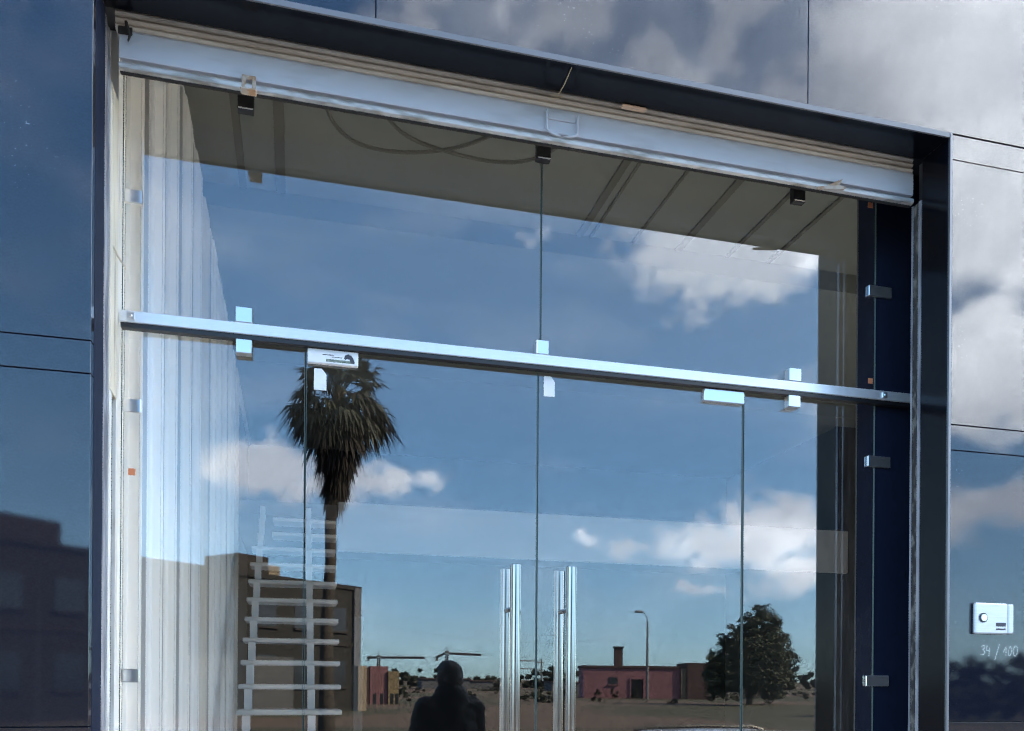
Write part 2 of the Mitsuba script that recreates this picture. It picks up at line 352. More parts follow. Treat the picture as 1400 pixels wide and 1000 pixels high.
# chalk figures under the key box (separate strokes, French style ones)
strokes = [[(0, .9), (.35, 1), (.45, .72), (.2, .55), (.5, .35), (.35, .02), (0, .08)], [(.75, 1), (.62, .45), (1.05, .42)], [(1.02, .75), (1.0, -.15)],
           [(1.75, -.55), (2.25, 1.1)], [(2.75, .25), (3.1, .85), (3.12, -.05)], [(3.62, .88), (3.42, .5), (3.44, .02), (3.60, -.12), (3.78, .2), (3.76, .65), (3.62, .88)],
           [(4.2, .95), (3.98, .5), (4.05, 0), (4.3, -.15), (4.55, .2), (4.5, .75), (4.2, .95)]]
ch = []
for s in strokes:
    p = np.array([(2.445 + 0.036 * x + .002 * z, FY - 0.0006, 1.612 + 0.036 * z + 0.0006 * x) for x, z in s])
    q = np.vstack([lerp(p[i], p[i + 1], t) for i in range(len(p) - 1) for t in np.linspace(0, 1, 5)])
    ch.append(tube(q, 0.0007 + 0.0006 * meshkit.noise(q * 400.0), 5))
cm = cat_(ch); cm.vertices[:, 1] = FY - 0.0004 + (cm.vertices[:, 1] - FY) * 0.12
k = put(B + "__chalk_number", cm, "chalk"); labels[k] = {"label": "chalk number 34 / 100 written on the cladding"}
# interior
put(B + "__shop_floor", box(-0.62, 6.6, 0.118, 9.2, -0.2, 0.0), "floor_tile")
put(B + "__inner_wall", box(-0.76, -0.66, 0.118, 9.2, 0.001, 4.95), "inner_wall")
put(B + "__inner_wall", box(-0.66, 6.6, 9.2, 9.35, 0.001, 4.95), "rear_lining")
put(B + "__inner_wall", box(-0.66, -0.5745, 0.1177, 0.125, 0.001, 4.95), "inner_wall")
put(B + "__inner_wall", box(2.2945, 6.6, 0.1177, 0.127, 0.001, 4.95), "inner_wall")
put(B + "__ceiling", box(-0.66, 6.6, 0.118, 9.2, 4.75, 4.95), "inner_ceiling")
put(B + "__ceiling_cornice", prism([(-0.66, 4.72), (-0.622, 4.735), (-0.618, 4.749), (-0.66, 4.749)], "y", 0.13, 9.19), "white_plank")
put(B + "__ceiling_beam", box(-0.655, 6.595, 2.85, 3.15, 4.60, 4.749), "inner_ceiling")
put(B + "__ceiling_beam", box(-0.655, 6.595, 5.6, 5.9, 4.60, 4.749), "inner_ceiling")
for x, w in ((-0.36, .045), (-0.12, .06), (1.97, .05), (2.055, .018), (2.38, .018), (2.75, .05), (3.15, .03), (3.5, .03)):
    put(B + "__ceiling_strip", box(x - w / 2, x + w / 2, 0.13, 2.845, 4.738, 4.7492), "ceiling_groove")


def curve(pts, r=0.012):
    p = np.array(pts, float)
    t = np.linspace(0, 1, len(p)); tt = np.linspace(0, 1, 40)
    c = np.c_[[np.polyval(np.polyfit(t, p[:, i], min(4, len(p) - 1)), tt) for i in (0, 1)]].T
    return tube(np.c_[c, np.full(40, 4.745)], r, 6)


put(B + "__ceiling_moulding", curve([(.10, 1.5), (.16, 1.93), (.27, 2.1), (.39, 2.25), (.61, 2.21), (.82, 2.12), (.98, 2.02), (1.13, 1.86), (1.3, 1.5)]), "ceiling_groove", smooth=40)
put(B + "__ceiling_moulding", curve([(.35, 1.6), (.49, 1.94), (.68, 2.06), (.82, 2.11), (1.01, 2.16), (1.28, 2.14), (1.44, 2.0), (1.6, 1.6)]), "ceiling_groove", smooth=40)
# lapped vertical planks on the left wall
# box ribbed vertical planks with a bevel towards the street
for i in range(12):
    y, w = 0.15 + .50 * i, .50
    z1 = 4.56 + 0.012 * math.sin(i * 1.7)
    tip = -0.576 + .004 * math.sin(i * 2.3)
    pl = prism([(-0.655, y), (tip - .010, y + .045), (tip, y + .060), (tip, y + w - .16), (tip - .004, y + w - .15), (tip - .012, y + w - .15), (tip - .012, y + w - .10), (-0.655, y + w - .06)], "z", 0.002, z1)
    put(B + "__wall_plank", pl, "end_plank" if i == 0 else ("white_plank", "white_plank_cool", "white_plank", "white_plank", "white_plank_cool", "beige_plank")[i % 6])
    put(B + "__plank_shadow_joint", box(-0.655, tip - .012, y - .012, y - .0005, 0.002, z1 - .004), "joint_grey")  # grey strip draws the shadow line that the rib gap hardly casts
    put(B + "__plank_shadow_joint", box(tip - .010, tip + .0012, y + w - .232, y + w - .226, 0.002, z1 - .004), "joint_grey")
# mezzanine
put(B + "__mezzanine_slab", box(0.42, 6.58, 6.15, 9.19, 3.22, 3.36), "inner_wall")
put(B + "__mezzanine_front", box(0.42, 6.58, 6.10, 6.148, 2.87, 3.385), "mezzanine_white")
put(B + "__mezzanine_slab", box(-0.655, 0.415, 6.15, 9.19, 3.22, 3.36), "inner_wall")
put(B + "__wall_pipe", tube([(6.42, 6.06, 3.4), (6.42, 6.06, 4.74)], 0.03, 10), "panel_edge", smooth=40)
put(B + "__pier", box(0.52, 0.60, 5.0, 5.08, 0.002, 2.1), "inner_wall")

# ------------------------------------------------------------------ staircase
S = thing("staircase", "pale open tread staircase on two steel stringers seen through the left door", "staircase")
for i in range(-6, 11):
    yy, zz = 3.4 + .25 * i, 1.285 + .186 * i
    x0, x1 = (-0.42, 0.33 + .004 * i) if i < 9 else (-0.24, 0.385)
    put(S + "__tread", rbox(x0, x1, yy - 0.02, yy + 0.27, zz - 0.038, zz, 0.006), "step_stone")
    for xs in (-0.345, 0.11):
        put(S + "__stringer", box(xs - 0.028, xs + 0.028, yy + 0.15, yy + 0.21, zz + 0.0002, zz + 0.186 - 0.0385), "step_steel")

# ------------------------------------------------------------------ roller shutter
R = thing("roller_shutter", "rolled up metal shutter with tan slats and a white bottom bar above the doors", "shutter")
for i in range(7):
    z0 = 3.4715 + .0200 * i
    prof = []
    for t in np.linspace(0, 1, 9):
        prof.append((-0.209 - 0.0105 * math.sin(math.pi * t) ** .8 - .001 * i, z0 + 0.0192 * t))
    prof += [(-0.200, z0 + 0.0192), (-0.200, z0)]
    put(R + "__slat", prism(prof, "x", XL + 0.022, XR - 0.006), "tan_slat", smooth=30)
bar = [(-0.2180, 3.3830), (-0.2200, 3.3865), (-0.2200, 3.462), (-0.2160, 3.4695), (-0.1960, 3.4695), (-0.1960, 3.3830)]
put(R + "__bottom_bar", prism(bar, "x", XL + 0.034, XR - 0.006), "white_shutter", smooth=25)
lip = [(-0.2130, 3.349), (-0.2230, 3.352), (-0.2255, 3.362), (-0.2220, 3.3685), (-0.2120, 3.3705), (-0.1960, 3.3705), (-0.1960, 3.349)]
put(R + "__bottom_lip", prism(lip, "x", XL + 0.034, XR - 0.006), "dirty_aluminium", smooth=35)
put(R + "__bottom_seal", box(XL + 0.035, XR - 0.007, -0.2090, -0.1970, 3.3455, 3.3488), "dark_rubber")
# lifting handle: a U of rod below a small hinge plate
u = [(0.815, 3.452)] + [(0.815, 3.40)] + [(0.87 - 0.055 * math.cos(a), 3.388 - 0.020 * math.sin(a)) for a in np.linspace(0.15, math.pi - .15, 9)] + [(0.925, 3.40), (0.925, 3.444)]
hd = put(R + "__lift_handle", tube([(x, -0.2310, z) for x, z in u], 0.0046, 8), "white_shutter", smooth=50)
put(hd + "__hinge_plate", rbox(0.822, 0.918, -0.2255, -0.2205, 3.425, 3.452, .0015), "white_shutter")
# bent latch tabs
lt = put(R + "__latch_tab", cat_([rbox(-0.182, -0.132, -0.2270, -0.2230, 3.335, 3.352, .001), rbox(-0.178, -0.166, -0.2265, -0.2225, 3.3525, 3.393, .001), rbox(-0.147, -0.135, -0.2265, -0.2225, 3.3525, 3.393, .001),
                              rbox(-0.166, -0.147, -0.2262, -0.2228, 3.379, 3.393, .001), rbox(-0.178, -0.134, -0.2550, -0.2235, 3.330, 3.3345, .001)]), "rust")
labels[lt] = {"label": "rusty latch tab with a square hole on the left of the bar"}
t2 = [prism([(1.86, 3.338), (1.975, 3.352), (1.985, 3.362), (1.955, 3.366), (1.97, 3.392), (1.935, 3.374), (1.90, 3.355), (1.862, 3.346)], "y", -0.2315, -0.2265)]
l2 = put(R + "__latch_tab", cat_(t2), "rust"); labels[l2] = {"label": "torn rusty latch tab sticking out at the right of the bar"}
put(R + "__hook", cat_([tube([(-0.512, -0.2300, 3.487), (-0.508, -0.2350, 3.47), (-0.500, -0.2360, 3.44), (-0.505, -0.2340, 3.425)], [.004, .006, .004, .002], 6), rbox(-0.535, -0.495, -0.2245, -0.2205, 3.452, 3.476, .001)]), "slot_dark", smooth=40)
# guide rails on both jambs
rail = put(R + "__guide_rail", cat_([box(-0.634, XL, -0.2500, -0.228, 0, 3.492), box(-0.634, XL - .003, -0.2278, -0.185, 0, 3.492), box(-0.634, XL, -0.1848, -0.163, 0, 3.492)]), "rail_metal")
labels[rail] = {"label": "dull mottled aluminium guide rail on the left jamb"}
pst = put(R + "__rail_post", cat_([box(-0.634, XL + .001, -0.1625, -0.122, 0, 3.344), box(-0.634, XL - .012, -0.1218, -0.058, 0, 3.344), box(-0.634, XL + .001, -0.0578, -0.020, 0, 3.344)]), "white_post")
put(pst + "__slot", box(XL - .0118, XL - .0095, -0.1212, -0.0586, 0, 3.343), "slot_dark")
cv = put(pst + "__cover_strip", rbox(XL - .008, XL + .0035, -0.1660, -0.0570, 2.395, 3.343, .002), "rail_paint")
labels[cv] = {"label": "cream cover strip over the upper part of the left rail"}
put(pst + "__peeled_end", tube([(XL + .006, -.13, 2.85), (XL + .012, -.10, 2.835), (XL + .028, -.06, 2.815)], [.0035, .004, .0015], 6), "rail_paint")
rail = put(R + "__guide_rail", cat_([box(XR - .001, XR + .038, -0.2595, -0.244, 0, 3.345), box(XR + .008, XR + .038, -0.2438, -0.2150, 0, 3.345), box(XR - .001, XR + .038, -0.2148, -0.206, 0, 3.345)]), "rail_metal")
put(rail + "__slot", box(XR + .0015, XR + .0078, -0.2436, -0.2152, 0, 3.344), "slot_dark")
# ------------------------------------------------------------------ glass storefront: transom, fixed panes, clamps
F_ = thing("glass_storefront", "frameless glass shop front with a steel transom bar across the opening", "shop window")
ZT = 2.693
tr = put(F_ + "__transom_bar", rbox(XL + 0.008, 2.497, -0.040, -0.004, 2.655, ZT, .0022), "brushed_bar")
put(tr + "__shaded_underside", box(XL + 0.008, 2.497, -0.034, -0.006, 2.640, 2.6548), "black_plastic")  # black strip put in for the dark shaded underside of the bar
for xs in (XL + 0.040, XR + 0.012):
    put(tr + "__end_bolt", cat_([rbox(xs - .012, xs + .012, -0.046, -0.0402, 2.662, 2.686, .002), rbox(xs - .005, xs + .005, -.050, -.0462, 2.669, 2.679, .002)]), "chrome")
XG0, X1, X2, X3, XG1 = XL + 0.006, 0.026, 0.855, 1.691, XR - 0.003


def bowed(x0, x1, z0, z1, seed):
    """a sheet of toughened glass: it strays a few tenths of a millimetre from a plane"""
    n = 26
    u, w = np.meshgrid(np.linspace(x0, x1, n), np.linspace(z0, z1, n))
    y = (meshkit.noise(np.stack([u * 1.1 + seed * 9.1, w * 1.6, 0 * u + seed], -1), 3) - .5) * .0011 + (w - (z0 + z1) / 2) * .0003 * math.sin(seed * 2.2) + (u - (x0 + x1) / 2) * .0004 * math.cos(seed * 1.7)
    v = np.stack([u, y, w], -1).reshape(-1, 3)
    i, j = np.meshgrid(np.arange(n - 1), np.arange(n - 1), indexing="ij")
    q = np.stack([i * n + j, i * n + j + 1, (i + 1) * n + j + 1, (i + 1) * n + j], -1).reshape(-1, 4)
    return trimesh.Trimesh(v, np.vstack([q[:, [0, 1, 2]], q[:, [0, 2, 3]]]), process=False)


PANES = []


def pane(owner, name, x0, x1, z0, z1):
    PANES.append(1)
    k = put(owner + "__" + name, bowed(x0, x1, z0, z1, len(PANES)), "pane_glass", smooth=True)
    put(k + "__edge", box(x0, x0 + .0016, -0.0045, 0.0045, z0, z1), "glass_rim")
    put(k + "__edge", box(x1 - .0016, x1, -0.0045, 0.0045, z0, z1), "glass_rim")
    return k


pane(F_, "upper_pane", XG0, 0.8620, 2.678, 3.615)
pane(F_, "upper_pane", 0.8645, XG1, 2.678, 3.615)
pane(F_, "side_pane", XG0, X1 - .004, 0.01, 2.674)
pane(F_, "side_pane", X3 + .004, XG1, 0.01, 2.674)
for x0, x1, parts in ((-0.205, -0.150, "ul"), (0.838, 0.884, "u"), (1.872, 1.925, "ul")):
    if "u" in parts: put(F_ + "__clamp", rbox(x0, x1, -0.0405, -0.0005, ZT + .0005, ZT + 0.052, .002), "chrome")
    if "l" in parts: put(F_ + "__clamp", rbox(x0 + .001, x1 - .001, -0.036, -0.0005, 2.593, 2.6395, .002), "chrome")
for z in (3.078, 2.395, 1.512):
    put(F_ + "__wall_clip", rbox(XL + .012, XL + .068, -0.013, -0.0008, z - .022, z + .022, .002), "chrome")
for z in (3.108, 2.412, 1.515):
    put(F_ + "__wall_clip", rbox(XR - .042, XR + .066, -0.013, -0.0008, z - .022, z + .022, .002), "chrome")
for x0 in (-0.203, 0.838, 1.892):
    br = put(F_ + "__top_bracket", rbox(x0, x0 + .052, -0.030, -0.0008, 3.409, 3.618, .002), "black_plastic")
    put(br + "__lip", rbox(x0 + .002, x0 + .05, -0.033, -0.0302, 3.411, 3.4155, .0008), "chrome")  # bright strip put in for the highlight along the lower end
for x, z in ((-0.527, 2.18), (2.262, 3.46), (2.268, 2.742)):
    put(F_ + "__orange_tape", rbox(x - .011, x + .011, -.0030, -.0009, z - .011, z + .011, .0005), "orange_tape")

# ------------------------------------------------------------------ doors
def door(label, x0, x1, hx, hinge_left, tagx, tagz, stick):
    d = thing("glass_door", label, "door", "glass door leaves")
    labels[d].pop("group")
    pane(d, "pane", x0, x1, 0.012, 2.636)
    px0, px1 = (x0 + .004, x0 + .175) if hinge_left else (x1 - .175, x1 - .004)
    pt = put(d + "__hinge_patch", rbox(px0, px1, -0.020, -0.0008, 2.590, 2.639, .0025), "chrome" if not stick else "label_white")
    put(pt + "__pivot", rbox((px0 + px1) / 2 - .02, (px0 + px1) / 2 + .02, -0.016, -0.002, 2.6392, 2.6405, .0004), "chrome")
    if stick:
        labels[pt] = {"label": "white hinge patch with a printed sticker"}
        y = -.0207
        put(pt + "__print", cat_([box(px0 + .050, px0 + .088, y, y + .0005, 2.619, 2.6215), box(px0 + .080, px0 + .116, y, y + .0005, 2.613, 2.6150)]), "label_dark")
        put(pt + "__print", box(px0 + .062, px0 + .150, y, y + .0005, 2.597, 2.606), "label_green")
        put(pt + "__emblem", prism([(px0 + .122, 2.612), (px0 + .126, 2.624), (px0 + .138, 2.629), (px0 + .150, 2.622), (px0 + .158, 2.606), (px0 + .158, 2.597), (px0 + .146, 2.598), (px0 + .143, 2.609), (px0 + .133, 2.613), (px0 + .128, 2.609)], "y", y - .0003, y + .0005), "label_dark")
    tp = [(tagx - .021, tagz - .037), (tagx + .021, tagz - .037), (tagx + .021, tagz + .018), (tagx + .006, tagz + .037), (tagx - .021, tagz + .037)]
    put(d + "__paper_tag", prism(tp, "y", -.0026, -.0010), "label_white")
    for yy, nm, dx in ((-0.066, "outer", 0.0), (0.066, "inner", -.006)):
        h = put(d + "__pull_handle", tube([(hx + dx, yy, .42), (hx + dx, yy, .4215), (hx + dx, yy, 1.9195), (hx + dx, yy, 1.921)], [.017, .0187, .0187, .017], 24), "satin_steel", smooth=40)
        for z in (1.405, 1.42, 1.59, 1.602):
            put(h + "__ring", tube([(hx + dx, yy, z - .002), (hx + dx, yy, z + .002)], .0197, 24), "satin_steel", smooth=40)
        for z in (1.765, .6):
            put(h + "__standoff", tube([(hx + dx, yy + (.016 if yy < 0 else -.016), z), (hx + dx * .5, 0.001 if yy > 0 else -0.001, z)], .0085, 14), "black_plastic" if False else "satin_steel", smooth=40)
    return d


door("left glass door leaf hung beside the staircase with a printed sticker on its hinge patch", X1, X2 - .0015, 0.758, True, 0.073, 2.540, True)
door("right glass door leaf with a plain steel hinge patch at its top right corner", X2 + .0015, X3, 0.967, False, 0.898, 2.592, False)

# ------------------------------------------------------------------ key box, scraps
K = thing("key_switch_box", "small square brushed metal key switch box screwed to the cladding right of the opening", "switch box")
put(K + "__box", rbox(2.404, 2.550, FY - 0.018, FY - 0.0009, 1.689, 1.803, .005), "box_silver", smooth=False)
put(K + "__side_flange", rbox(2.5525, 2.578, FY - 0.016, FY - 0.0009, 1.691, 1.801, .004), "box_silver")
RX = trimesh.transformations.rotation_matrix(math.pi / 2, (1, 0, 0))
put(K + "__lock", trimesh.creation.cylinder(.0125, .006, sections=24, transform=trimesh.transformations.translation_matrix((2.437, FY - .0215, 1.748)) @ RX), "chrome", smooth=40)
put(K + "__lock_ring", trimesh.creation.annulus(.013, .0175, .003, transform=trimesh.transformations.translation_matrix((2.437, FY - .0198, 1.748)) @ RX), "label_dark")
put(K + "__label_plate", box(2.495, 2.538, FY - .0188, FY - .0181, 1.717, 1.731), "label_dark")
put(K + "__label_plate", box(2.495, 2.538, FY - .0188, FY - .0181, 1.704, 1.710), "label_dark")
k = thing("straw", "thin dry straw stuck between the shutter slats and the soffit", "straw")
put(k + "__stem", tube([(0.845, -0.248, 3.488), (0.85, -0.31, 3.487), (0.852, -0.385, 3.4935)], [.0018, .0016, .0010], 5), "straw")
put(k + "__tangle", tube([(0.845 + .02 * math.cos(a), -0.2475 - .004 * math.sin(3 * a), 3.4865 + .006 * math.sin(a)) for a in np.linspace(0, 5.2, 20)], .0014, 5), "straw")
k = put("foam_scrap", rbox(1.075, 1.165, -0.2665, -0.2460, 3.487, 3.4955, .003), "foam_scrap"); labels[k] = {"label": "sliver of orange brown foam squeezed out along the top of the shutter", "category": "foam"}

# ------------------------------------------------------------------ the world that the glass mirrors
# apartment block: long face from near left to far right
P0, P1 = np.array([-13.9, -31.2]), np.array([3.53, -47.85])
dl = P1 - P0; LEN = np.linalg.norm(dl); dl /= LEN; dn = np.array([dl[1], -dl[0]]) if np.dot([dl[1], -dl[0]], -P0) > 0 else np.array([-dl[1], dl[0]])


def on_block(mesh):
    """local x along the face, y outwards, z up -> world"""
    v = mesh.vertices
    w = np.c_[P0[0] + dl[0] * v[:, 0] + dn[0] * v[:, 1], P0[1] + dl[1] * v[:, 0] + dn[1] * v[:, 1], v[:, 2]]
    m = trimesh.Trimesh(w, mesh.faces, process=False); m.fix_normals()
    return m


A = thing("apartment_building", "long brown two storey block mirrored in the left of the glass", "building")
put(A + "__wall", on_block(box(0, LEN, -11, 0, -.3, 6.75)), "shaded_brown_render")
put(A + "__parapet", on_block(box(-.1, LEN + .1, -.25, .12, 6.752, 7.0)), "shaded_brown_render")
put(A + "__roof_house", on_block(box(4.0, 6.6, -3.2, -.4, 6.751, 7.95)), "roof_brown")
put(A + "__roof_house", on_block(box(15.6, 17.6, -3, -.4, 6.751, 8.0)), "roof_brown")
put(A + "__roof_house", on_block(box(17.62, 18.4, -3, -.4, 6.751, 7.6)), "tan_render")
put(A + "__corner_column", on_block(box(LEN - .55, LEN + .02, .001, .16, -.3, 6.9)), "pale_column")
put(A + "__string_course", on_block(box(0, LEN - .6, .001, .10, 3.35, 3.55)), "roof_brown")
for i in range(9):
    x = 0.9 + i * 2.6
    for z0, z1 in ((1.0, 2.5), (4.2, 5.6)) if i % 3 else ((-.25, 2.7), (4.2, 5.6)):
        if x + 1.4 > LEN - .7: continue
        wd = put(A + "__window", on_block(box(x, x + 1.3, .001, .03, z0, z1)), "window_dark")
        put(wd + "__sill", on_block(box(x - .08, x + 1.38, .001, .14, z0 - .1, z0 - .001)), "roof_brown")
for x0, x1 in ((12.2, 15.0), (16.2, 19.0)):
    put(A + "__shop_shutter", on_block(box(x0, x1, .031, .07, -.25, 2.6)), "shop_grey")
an = put(A + "__aerial", on_block(cat_([tube([(22.0, -.5, 7.0), (22.0, -.5, 7.5)], .03, 6), box(21.8, 22.2, -.55, -.45, 7.2, 7.35)])), "roof_brown")
put(A + "__gate_pillar", on_block(box(LEN - 2.2, LEN - 1.5, 1.5, 2.0, -.3, 2.2)), "tan_render")

# palm
P = thing("palm_tree", "tall shaggy fan palm with a skirt of dead fronds", "palm tree")
px, py = 0.80, -19.5
tp = [(px - .02, py, -.3), (px - .05, py, 1.2), (px - .06, py, 3.0), (px + .03, py, 4.6), (px + .02, py, 5.6), (px + .12, py, 7.0), (px + .22, py, 9.1)]
put(P + "__trunk", tube(tp, [.26, .19, .16, .145, .15, .15, .17], 14), "trunk_bark", smooth=60)


def fan(base, direc, length, droop, n=11, spread=1.35, rng=RNG):
    """one fan leaf: petiole and a blade of drooping pointed segments"""
    d = np.asarray(direc, float); d /= np.linalg.norm(d)
    side = np.cross(d, [0, 0, 1.0])
    if np.linalg.norm(side) < .1: side = np.array([1.0, 0, 0])
    side /= np.linalg.norm(side)
    nrm = np.cross(side, d)
    pet = base + d * length * .48 + np.array([0, 0, -droop * .12])
    V, Fc = [], []

    def tri(a, b, c):
        k = len(V); V.extend([a, b, c]); Fc.append([k, k + 1, k + 2])
    w = .016
    for s, e in ((side * w, -side * w),):
        tri(base + s, base + e, pet + e); tri(base + s, pet + e, pet + s)
    for k in range(n):
        a = (k / (n - 1) - .5) * 2 * spread
        v = d * math.cos(a) + side * math.sin(a) + nrm * rng.normal(0, .06)
        L = length * .62 * (1 - .28 * abs(a) / spread) * rng.uniform(.85, 1.1)
        q = np.cross(v, nrm); q /= np.linalg.norm(q) + 1e-9
        mid = pet + v * L * .55 + np.array([0, 0, -droop * .18])
        tip = pet + v * L * .92 + np.array([0, 0, -droop * (.55 + rng.uniform(0, .35))])
        ww = .034 * length
        tri(pet, mid - q * ww, mid + q * ww); tri(mid - q * ww, tip, mid + q * ww)
    return V, Fc


def fans(items):
    V, F = [], []
    for it in items:
        v, f = fan(*it)
        F += [[a + len(V) for a in t] for t in f]; V += v
    return trimesh.Trimesh(np.array(V), F, process=False)


top = np.array([px + .22, py, 9.0])
live = []
for i in range(66):
    az = i * 2.39996; e = math.radians(62 - 88 * (i / 65) ** 1.1 + RNG.normal(0, 7))
    dvec = np.array([math.cos(az) * math.cos(e), math.sin(az) * math.cos(e), math.sin(e)])
    live.append((top + dvec * .12 + np.array([0, 0, -.35 * i / 65]), dvec, RNG.uniform(1.1, 1.62), .35 + .5 * i / 65, 12, 1.2))
k = put(P + "__green_crown", fans(live), "live_frond"); labels[k] = {"kind": "stuff"}
dead = []
for i in range(330):
    t = i / 329
    az = RNG.uniform(0, 2 * math.pi)
    lump = meshkit.noise(np.array([math.cos(az) * 1.9 + 5, math.sin(az) * 1.9, t * 3.2]), 4)
    if RNG.random() > .35 + .9 * lump: continue
    z = 8.95 - 2.0 * t
    e = math.radians(-6 - 76 * min(1, t * 1.45) + RNG.normal(0, 9))
    dvec = np.array([math.cos(az) * math.cos(e), math.sin(az) * math.cos(e), math.sin(e)])
    ln = (1.62 - .80 * t) * RNG.uniform(.6, 1.0) * (.55 + .75 * lump)
    dead.append((np.array([px + .18 - .06 * t, py, z]) + dvec * .1, dvec, ln, .55, 8, .95))
k = put(P + "__dead_skirt", fans(dead), "dead_frond"); labels[k] = {"kind": "stuff", "label": "dark skirt of hanging dead fronds"}


def crown(blobs, n, size, rng):
    """leaf sprays: small crossed triangles gathered in many uneven clumps over several blobs, with gaps between"""
    V, F = [], []
    bl = np.array([b[:3] for b in blobs]); br = np.array([b[3:] for b in blobs])
    wts = br.prod(1) ** .8; wts /= wts.sum()
    nc = max(6, n // 48)
    ci = rng.choice(len(bl), size=nc, p=wts)
    u_ = rng.normal(size=(nc, 3)); u_ /= np.linalg.norm(u_, axis=1, keepdims=True)
    cr = rng.uniform(.15, 1.0, (nc, 1)) ** .5
    cc = bl[ci] + br[ci] * u_ * cr * rng.uniform(.8, 1.12, (nc, 1))
    cs = br[ci].mean(1, keepdims=True) * rng.uniform(.12, .30, (nc, 1))
    k = rng.integers(0, nc, n)
    o = rng.normal(size=(n, 3)); o /= np.linalg.norm(o, axis=1, keepdims=True)
    c = cc[k] + o * cs[k] * rng.uniform(.2, 1, (n, 1)) ** .5 * [1.15, 1.15, .8]
    a = rng.normal(size=(n, 3)); a /= np.linalg.norm(a, axis=1, keepdims=True)
    q = np.cross(a, rng.normal(size=(n, 3))); q /= np.linalg.norm(q, axis=1, keepdims=True)
    s = size * rng.uniform(.5, 1.3, (n, 1))
    v = np.stack([c + a * s, c - a * s * .5 + q * s * .5, c - a * s * .5 - q * s * .5], 1).reshape(-1, 3)
    return trimesh.Trimesh(v, np.arange(3 * n).reshape(-1, 3), process=False)


def tree(name, label, cat, x, y, h, r, n, seed, size=.22, group=None, blobs=None):
    rng = np.random.default_rng(seed)
    t = thing(name, label, cat, group)
    pts = [(x, y, -.3), (x + .05, y, h * .2), (x - .05, y + .05, h * .55)]
    limbs = [tube(pts, [h * .035, h * .026, h * .014], 8)]
    for i in range(5):
        a = i * 1.3 + seed
        limbs.append(tube([(x, y, h * .25), (x + r * .35 * math.cos(a), y + r * .35 * math.sin(a), h * .48), (x + r * .6 * math.cos(a), y + r * .6 * math.sin(a), h * .66)], [h * .016, h * .011, h * .004], 6))
    put(t + "__trunk", cat_(limbs), "trunk_bark", smooth=50)
    if blobs is None:
        blobs = [(x, y, h * .6, r * .7, r * .7, h * .32)]
        for i in range(7):
            a = i * .9 + seed
            blobs.append((x + r * .5 * math.cos(a), y + r * .5 * math.sin(a), h * rng.uniform(.35, .75), r * .45, r * .45, h * rng.uniform(.14, .22)))
    k = put(t + "__crown", crown(blobs, n, size, rng), "leaf_dark"); labels[k] = {"kind": "stuff"}
    return t


tx, ty = 36.4, -60.0
tree("broadleaf_tree", "big dark round tree beside the low pink house mirrored in the right door", "tree", tx, ty, 8.2, 3.9, 42000, 3, .155,
     blobs=[(tx + .2, ty, 3.2, 3.2, 3.0, 2.6), (tx - 2.2, ty, 3.0, 1.8, 1.8, 1.6), (tx + 2.6, ty, 3.0, 1.6, 1.8, 2.0), (tx + .8, ty, 6.2, 1.7, 1.7, 1.9), (tx - 1.0, ty, 5.0, 1.6, 1.6, 1.5), (tx + 2.0, ty, 5.0, 1.3, 1.4, 1.4), (tx - 2.8, ty, 1.6, 1.6, 1.6, 1.6), (tx + 2.2, ty, 1.4, 2.0, 1.6, 1.5)])
for i, (x, y, h, r) in enumerate(((51.0, -56.5, 4.6, 2.6), (54.2, -55.6, 4.3, 2.3), (57.5, -54.5, 4.8, 2.7), (61.5, -53, 4.5, 2.6), (66, -52, 5.0, 3.0))):
    tree("roadside_tree", ("dark bushy tree mirrored in the right cladding, first of its row from the opening", "lower dark bushy tree mirrored in the right cladding, second of its row", "dark bushy tree mirrored below the chalk number", "dark bushy tree mirrored at the right end of the cladding", "tallest dark bushy tree of the row, beyond the right edge")[i], "tree", x, y, h, r, 3500, 20 + i, .24, "trees mirrored in the right cladding",
         blobs=[(x, y, h * .52, r, r * .8, h * .44), (x - r * .6, y, h * .3, r * .8, r * .7, h * .34), (x + r * .6, y, h * .34, r * .8, r * .7, h * .36), (x, y + .5, h * .2, r * 1.1, r * .7, h * .3)])

hd = thing("hedge", "long dark clipped hedge mirrored at the foot of the right cladding", "hedge")
rng = np.random.default_rng(91)
k = put(hd + "__foliage", crown([(29 + 1.3 * i, -36.2 + .33 * i, .5 + .25 * math.sin(i * 1.3), 1.5, 1.2, 1.25) for i in range(14)], 16000, .15, rng), "hedge_dark"); labels[k] = {"kind": "stuff"}
# pink shed and market stall at the end of the block
H = thing("pink_shed", "small pink and yellow flat roofed shed at the end of the brown block", "shed")
put(H + "__wall", box(5.02, 6.28, -59.5, -57.45, -.3, 2.36), "pink_render")
put(H + "__wall", box(4.55, 5.017, -59.3, -57.5, -.3, 2.26), "brick_dark")  # dark block stands for the shaded left side of the shed
put(H + "__wall", box(6.283, 7.05, -59.4, -57.3, -.3, 2.02), "yellow_render")
for x in (5.25, 5.75, 6.45, 6.8):
    put(H + "__door", box(x, x + .22, -57.46 if x < 6.2 else -57.31, -57.43 if x < 6.2 else -57.28, -.28, .45), "window_dark")

# low pink house with a chimney
h0, h1 = np.array([31.15, -87.1]), np.array([42.1, -84.3])
hl = (h1 - h0) / np.linalg.norm(h1 - h0); hn = np.array([-hl[1], hl[0]]); HL = np.linalg.norm(h1 - h0)


def on_house(mesh):
    v = mesh.vertices
    w = np.c_[h0[0] + hl[0] * v[:, 0] + hn[0] * v[:, 1], h0[1] + hl[1] * v[:, 0] + hn[1] * v[:, 1], v[:, 2]]
    m = trimesh.Trimesh(w, mesh.faces, process=False); m.fix_normals()
    return m


